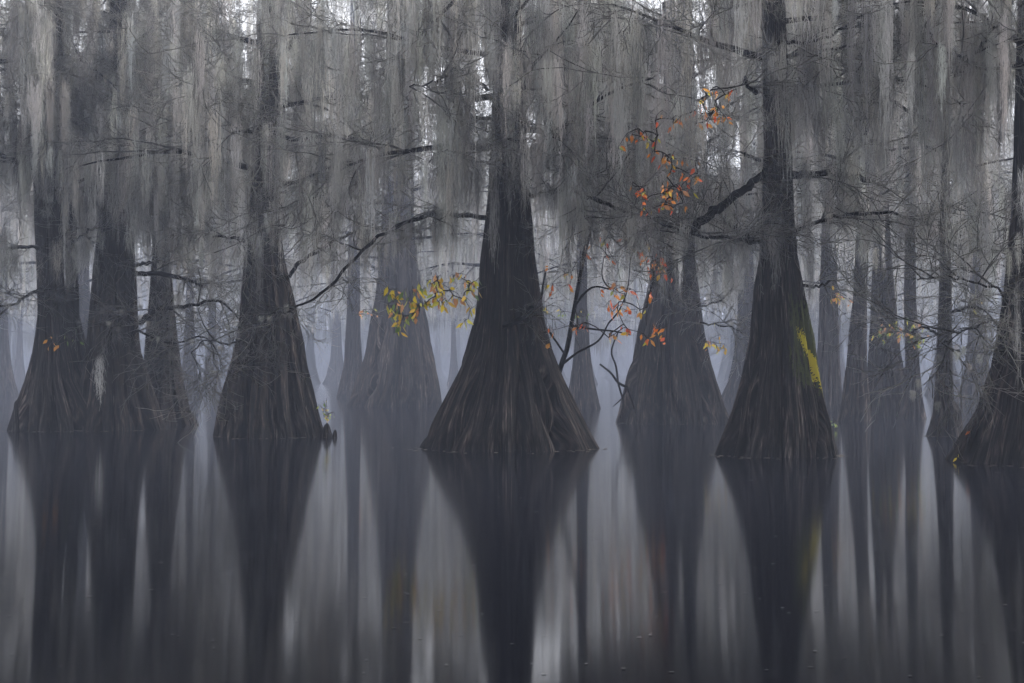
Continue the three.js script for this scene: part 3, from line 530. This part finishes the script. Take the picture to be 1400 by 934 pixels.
const yellow = zoomed(510, 350, 7.78, [[180, 430], [213, 405], [255, 400], [212, 455], [265, 478], [245, 520], [300, 545], [175, 575], [245, 570], [195, 620], [245, 620], [275, 595], [290, 630], [270, 660], [248, 690], [210, 680], [335, 700], [340, 730], [300, 725], [265, 755], [290, 785], [250, 795], [340, 395], [412, 380], [390, 460], [435, 465], [455, 435], [365, 510], [420, 520], [410, 560], [480, 390], [500, 360], [515, 400], [545, 365], [500, 520], [470, 560], [495, 560], [540, 530], [580, 555], [455, 630], [490, 640], [440, 680], [460, 670], [585, 310], [630, 275], [655, 255], [675, 290], [660, 310], [700, 270], [725, 255], [715, 315], [605, 325], [630, 390], [670, 360], [745, 360], [655, 440], [690, 440], [740, 445], [680, 490], [695, 530], [735, 530], [765, 500], [780, 495], [755, 550], [840, 420], [830, 275], [865, 250], [900, 220], [895, 265], [945, 210], [970, 290], [970, 320], [1030, 310], [1020, 350], [1045, 325], [1075, 360], [1085, 310], [1078, 440], [998, 485], [925, 490], [905, 485], [990, 560], [1045, 565], [975, 720], [970, 740]]);
leafSpray({ name: 'leafy_branch', seed: 13, label: 'branch of yellow and green leaves reaching out from the widest cypress', d: 22.8, root: [664, 392, 23.6], pts: yellow, double: 1, size: 13.5, deep: 0.6,
  colour: (k, r, [x, y]) => { const q = r(); return x < 545 ? (q < 0.72 ? pickFrom(YELLOW, r) : q < 0.94 ? pickFrom(GREEN, r) : PALE[0]) : x < 585 ? (q < 0.45 ? pickFrom(GREEN, r) : q < 0.8 ? pickFrom(YELLOW, r) : pickFrom(PALE, r)) : (q < 0.62 ? pickFrom(YELLOW, r) : q < 0.85 ? pickFrom(PALE, r) : pickFrom(GREEN, r)); } });
function cluster(seed, cx, cy, rx, ry, n) { const r = rng(seed); return Array.from({ length: n }, () => { const a = r() * 6.283, q = Math.sqrt(r()); return [cx + Math.cos(a) * q * rx, cy + Math.sin(a) * q * ry]; }); }
const mixed = (...pal) => (k, r) => pickFrom(pickFrom(pal, r), r);
leafSpray({ name: 'leafy_branch', seed: 14, label: 'small sprig of orange and green leaves on the merged cypress group', d: 29.6, root: [112, 455, 30.6], pts: [[66, 468], [73, 471], [66, 476], [78, 476], [82, 475], [69, 465], [92, 468], [98, 470], [104, 452], [108, 470], [88, 461]], size: 9, colour: (k) => (k < 6 ? ORANGE[3] : GREEN[k % 3]) });
leafSpray({ name: 'leafy_branch', seed: 15, label: 'mixed green and yellow leaves across the twin misty trunks', d: 36.6, root: [1238, 440, 37.4], pts: [...cluster(2, 1212, 458, 22, 14, 36), ...cluster(3, 1255, 460, 17, 18, 28), ...cluster(4, 1240, 446, 22, 9, 12)], size: 8, deep: 1.2, colour: mixed(GREEN, GREEN, YELLOW, PALE) });
leafSpray({ name: 'leafy_branch', seed: 16, label: 'pale yellow leaf cluster behind the yellow lichen trunk', d: 33, root: [1128, 418, 34], pts: [...cluster(5, 1145, 409, 9, 7, 20), [1160, 413], [1162, 418], [1139, 392]], size: 7, colour: mixed(YELLOW, PALE) });
leafSpray({ name: 'leafy_branch', seed: 17, label: 'yellow leaf cluster against the flank of the broad misty cypress', d: 33.4, root: [955, 470, 34.4], pts: [...cluster(6, 968, 473, 5, 6, 14), ...cluster(7, 983, 474, 8, 8, 16), [977, 443], [985, 462], [992, 481]], size: 7, colour: mixed(YELLOW, YELLOW, PALE) });
leafSpray({ name: 'leafy_branch', seed: 18, label: 'faded green leaves low behind the slender sapling', d: 34, root: [800, 432, 36], pts: [...cluster(8, 745, 424, 5, 4, 7), ...cluster(9, 768, 428, 8, 4, 9), ...cluster(10, 800, 432, 14, 6, 9)], size: 6, colour: mixed(GREEN, YELLOW) });
leafSpray({ name: 'leafy_branch', seed: 19, label: 'dull orange leaves in the haze left of the yellow branch', d: 40, root: [520, 432, 42], pts: cluster(11, 506, 430, 16, 7, 16), size: 6, colour: mixed(PALE, PALE, GREEN) });
leafSpray({ name: 'leaf_sprig', category: 'plant', seed: 20, label: 'tiny orange sprig in the water at the foot of the closest cypress', d: 20.4, root: [1322, 632, 20.4], pts: [[1329, 588], [1327, 592], [1331, 595], [1311, 624], [1309, 628]], size: 9, colour: (k) => (k < 3 ? ORANGE[0] : YELLOW[0]) });
leafSpray({ name: 'leaf_sprig', category: 'plant', seed: 21, label: 'small spiky yellow tuft growing at the knees of the flared cypress', d: 27.2, root: [448, 592, 27.2], pts: [...cluster(12, 449, 568, 8, 9, 20), [440, 560], [443, 553], [436, 557], [446, 549]], size: 6, colour: mixed(YELLOW, GREEN, GREEN) });
leafSpray({ name: 'leaf_sprig', category: 'plant', seed: 22, label: 'pale green water plants beside the foot of the yellow lichen cypress', d: 31, root: [1138, 587, 31], pts: cluster(13, 1138, 580, 12, 6, 16), size: 6, colour: mixed(GREEN) });
leafSpray({ name: 'leafy_branch', seed: 23, label: 'few orange leaves by the narrow dark cypress limb', d: 28, root: [1300, 428, 28.2], pts: [[1331, 424], [1333, 427], [1340, 415], [1195, 183], [1194, 188]].slice(0, 3), size: 8, colour: mixed(ORANGE, YELLOW) });

// ---------------------------------------------------------------- knees, snags, single moss beards, dead brush, floating bits
function knee(px, py, d, hgt, rad, seed, label, lean = 0, sharp = 0.5) {
  const r = rng(seed), p = at(px, py, d); p.y = 0; const P = [], I = [], C = [], U = [], S = 28, N = 16;
  for (let j = 0; j <= N; j++) { const t = j / N, y = -0.3 + (hgt + 0.3) * t, R = rad * (Math.pow(1 - t, sharp) * 0.9 + 0.04) * (1 + 0.15 * (vnoise(t * 5, 1, seed) - 0.5)); for (let s = 0; s <= S; s++) { const a = s % S / S * 6.2832, f = 1 + 0.22 * (vnoise(a * 2.5, t * 2, seed + 1) - 0.5) + 0.09 * Math.abs(Math.sin(a * 4 + seed)); P.push(Math.cos(a) * R * f + lean * t * hgt, y, Math.sin(a) * R * f); U.push(s / S, y / 2.4); C.push(0.9, 0.9, 0.9); } }
  for (let j = 0; j < N; j++) for (let s = 0; s < S; s++) { const o = j * (S + 1) + s; I.push(o, o + S + 1, o + 1, o + 1, o + S + 1, o + S + 2); }
  const g = new THREE.BufferGeometry(); g.setAttribute('position', new THREE.Float32BufferAttribute(P, 3)); g.setAttribute('uv', new THREE.Float32BufferAttribute(U, 2)); g.setAttribute('color', new THREE.Float32BufferAttribute(C, 3)); g.setIndex(I); g.computeVertexNormals();
  const o = mesh(numbered('cypress_knee'), g, M.bark); o.position.copy(p); tag(o, label, 'knee'); return o;
}
knee(445, 598, 27.6, 0.30, 0.16, 31, 'taller stubby cypress knee against the base with the yellow tuft', 0.1);
knee(455, 599, 27.4, 0.17, 0.10, 32, 'shorter cypress knee standing clear in the water by the yellow tuft', 0.3);
knee(21, 590, 30.2, 0.72, 0.09, 33, 'thin pointed dead snag at the outer foot of the merged cypress group', 0.02, 0.35);
knee(1307, 597, 27.9, 0.55, 0.17, 34, 'lumpy knee fused to the narrow dark cypress foot', -0.1);
knee(1319, 598, 27.8, 0.12, 0.10, 35, 'low knee lying beside the narrow dark cypress foot');
function mossBeard(px, py, d, len, wid, k, shade, label, group) {
  const o = mesh(numbered('moss_beard'), BEARDS[k], MB[shade]); o.position.copy(at(px, py, d)); o.scale.set(wid, len, wid); o.rotation.y = k * 1.3 + px; tag(o, label, 'moss', group); return o;
}
const MB = [0.45, 0.8, 1.15].map((c) => { const m = M.moss.clone(); m.name = 'moss_beard'; m.color.multiplyScalar(c); return m; });
mossBeard(136, 492, 30.2, 1.35, 1.6, 3, 2, 'pale tapered moss tuft on the base of the middle merged trunk');
{
  const r = rng(55), place = (n, x0, x1, y0, y1, d, where) => { for (let k = 0; k < n; k++) mossBeard(lerp(x0, x1, r()), lerp(y0, y1, r()), d + (r() - 0.5) * 1.2, 0.7 + r() * 1.5, 0.8 + r() * 0.7, Math.floor(r() * 10), Math.floor(r() * 2.4), 'loose moss beard hanging in front of ' + where, 'moss beards in front of ' + where); };
  place(12, 590, 780, 150, 290, 23, 'the widest dark cypress'); place(9, 1000, 1110, 200, 330, 21.6, 'the cypress with the yellow lichen');
  place(8, 300, 440, 180, 330, 27, 'the cypress with the yellow tuft'); place(10, 860, 980, 160, 350, 33.6, 'the broad misty cypress'); place(8, 1300, 1398, 140, 420, 19.8, 'the closest cypress'); place(12, 20, 240, 180, 330, 30, 'the merged cypress group');
}
{
  const t = thing('dead_brush', at(850, 545, 33)), base = t.position.clone(); tag(t, 'tangle of dead brush in the gap beside the broad misty cypress', 'brush');
  for (const [list, w] of [[[[820, 498], [835, 510], [845, 523], [858, 530]], [2.5, 4]], [[[858, 530], [850, 545], [838, 556]], [3, 1]], [[[845, 523], [842, 500], [836, 480], [846, 452]], [3, 2]], [[[858, 530], [868, 560], [872, 575]], [3, 2]], [[[845, 523], [852, 552], [848, 572]], [3, 1.5]]]) { const p = smooth(list.map(([x, y]) => at(x, y, 33)), 10); mesh('stick', local(new Geo().tube(p, p.map((_, k) => lerp(w[0], w[1], k / 10) * 33 / FOC / 2), 5).build(), base), M.limb, t); }
}
{
  const r = rng(66), g = new THREE.CircleGeometry(1, 6).rotateX(-Math.PI / 2), mats = [], cols = [];
  for (let k = 0; k < 220; k++) { const py = 640 + Math.pow(r(), 0.9) * 285, d = FOC * EYE / (py - HORIZON), px = r() * 1400, s = (2 + 4 * r()) * d / FOC / 2; mats.push(new THREE.Matrix4().compose(V((px - 700) / FOC * d, 0.005, -d), new THREE.Quaternion().setFromAxisAngle(Y1, (r() - 0.5) * 0.5 + 0.15), V(s * (0.7 + r() * 1.2), 1, 0.003 + r() * 0.005))); const c = 0.2 + r() * 0.6; cols.push(new THREE.Color(c, c * 0.98, c * 0.95)); }
  for (const q of [T.centre, T.lichen, T.edge, T.pair, T.leftA, T.leftB, T.misty, T.r4]) for (let k = 0; k < 34; k++) {
    const a = Math.PI * (0.02 + 0.96 * r()), R = q.prof(0).r * (1.0 + Math.pow(r(), 2) * 0.35) + 0.02, s = 0.015 + r() * 0.03;
    mats.push(new THREE.Matrix4().compose(V(q.base.x + Math.cos(a) * R, 0.006, q.base.z + Math.sin(a) * R * 0.92), new THREE.Quaternion().setFromAxisAngle(Y1, r() * 6.28), V(s * 1.8, 1, s))); const c = 0.08 + r() * 0.5; cols.push(new THREE.Color(c, c * 0.85, c * 0.65));
  }
  const m = new THREE.MeshStandardMaterial({ name: 'floating_bits', color: new THREE.Color().setRGB(0.3, 0.3, 0.3), roughness: 0.8, side: THREE.DoubleSide });
  tag(instanced('floating_debris', g, m, mats, cols), 'pale flecks of leaf and moss drifting on the water', 'debris', undefined, 'stuff');
}

renderer.render(scene, camera);
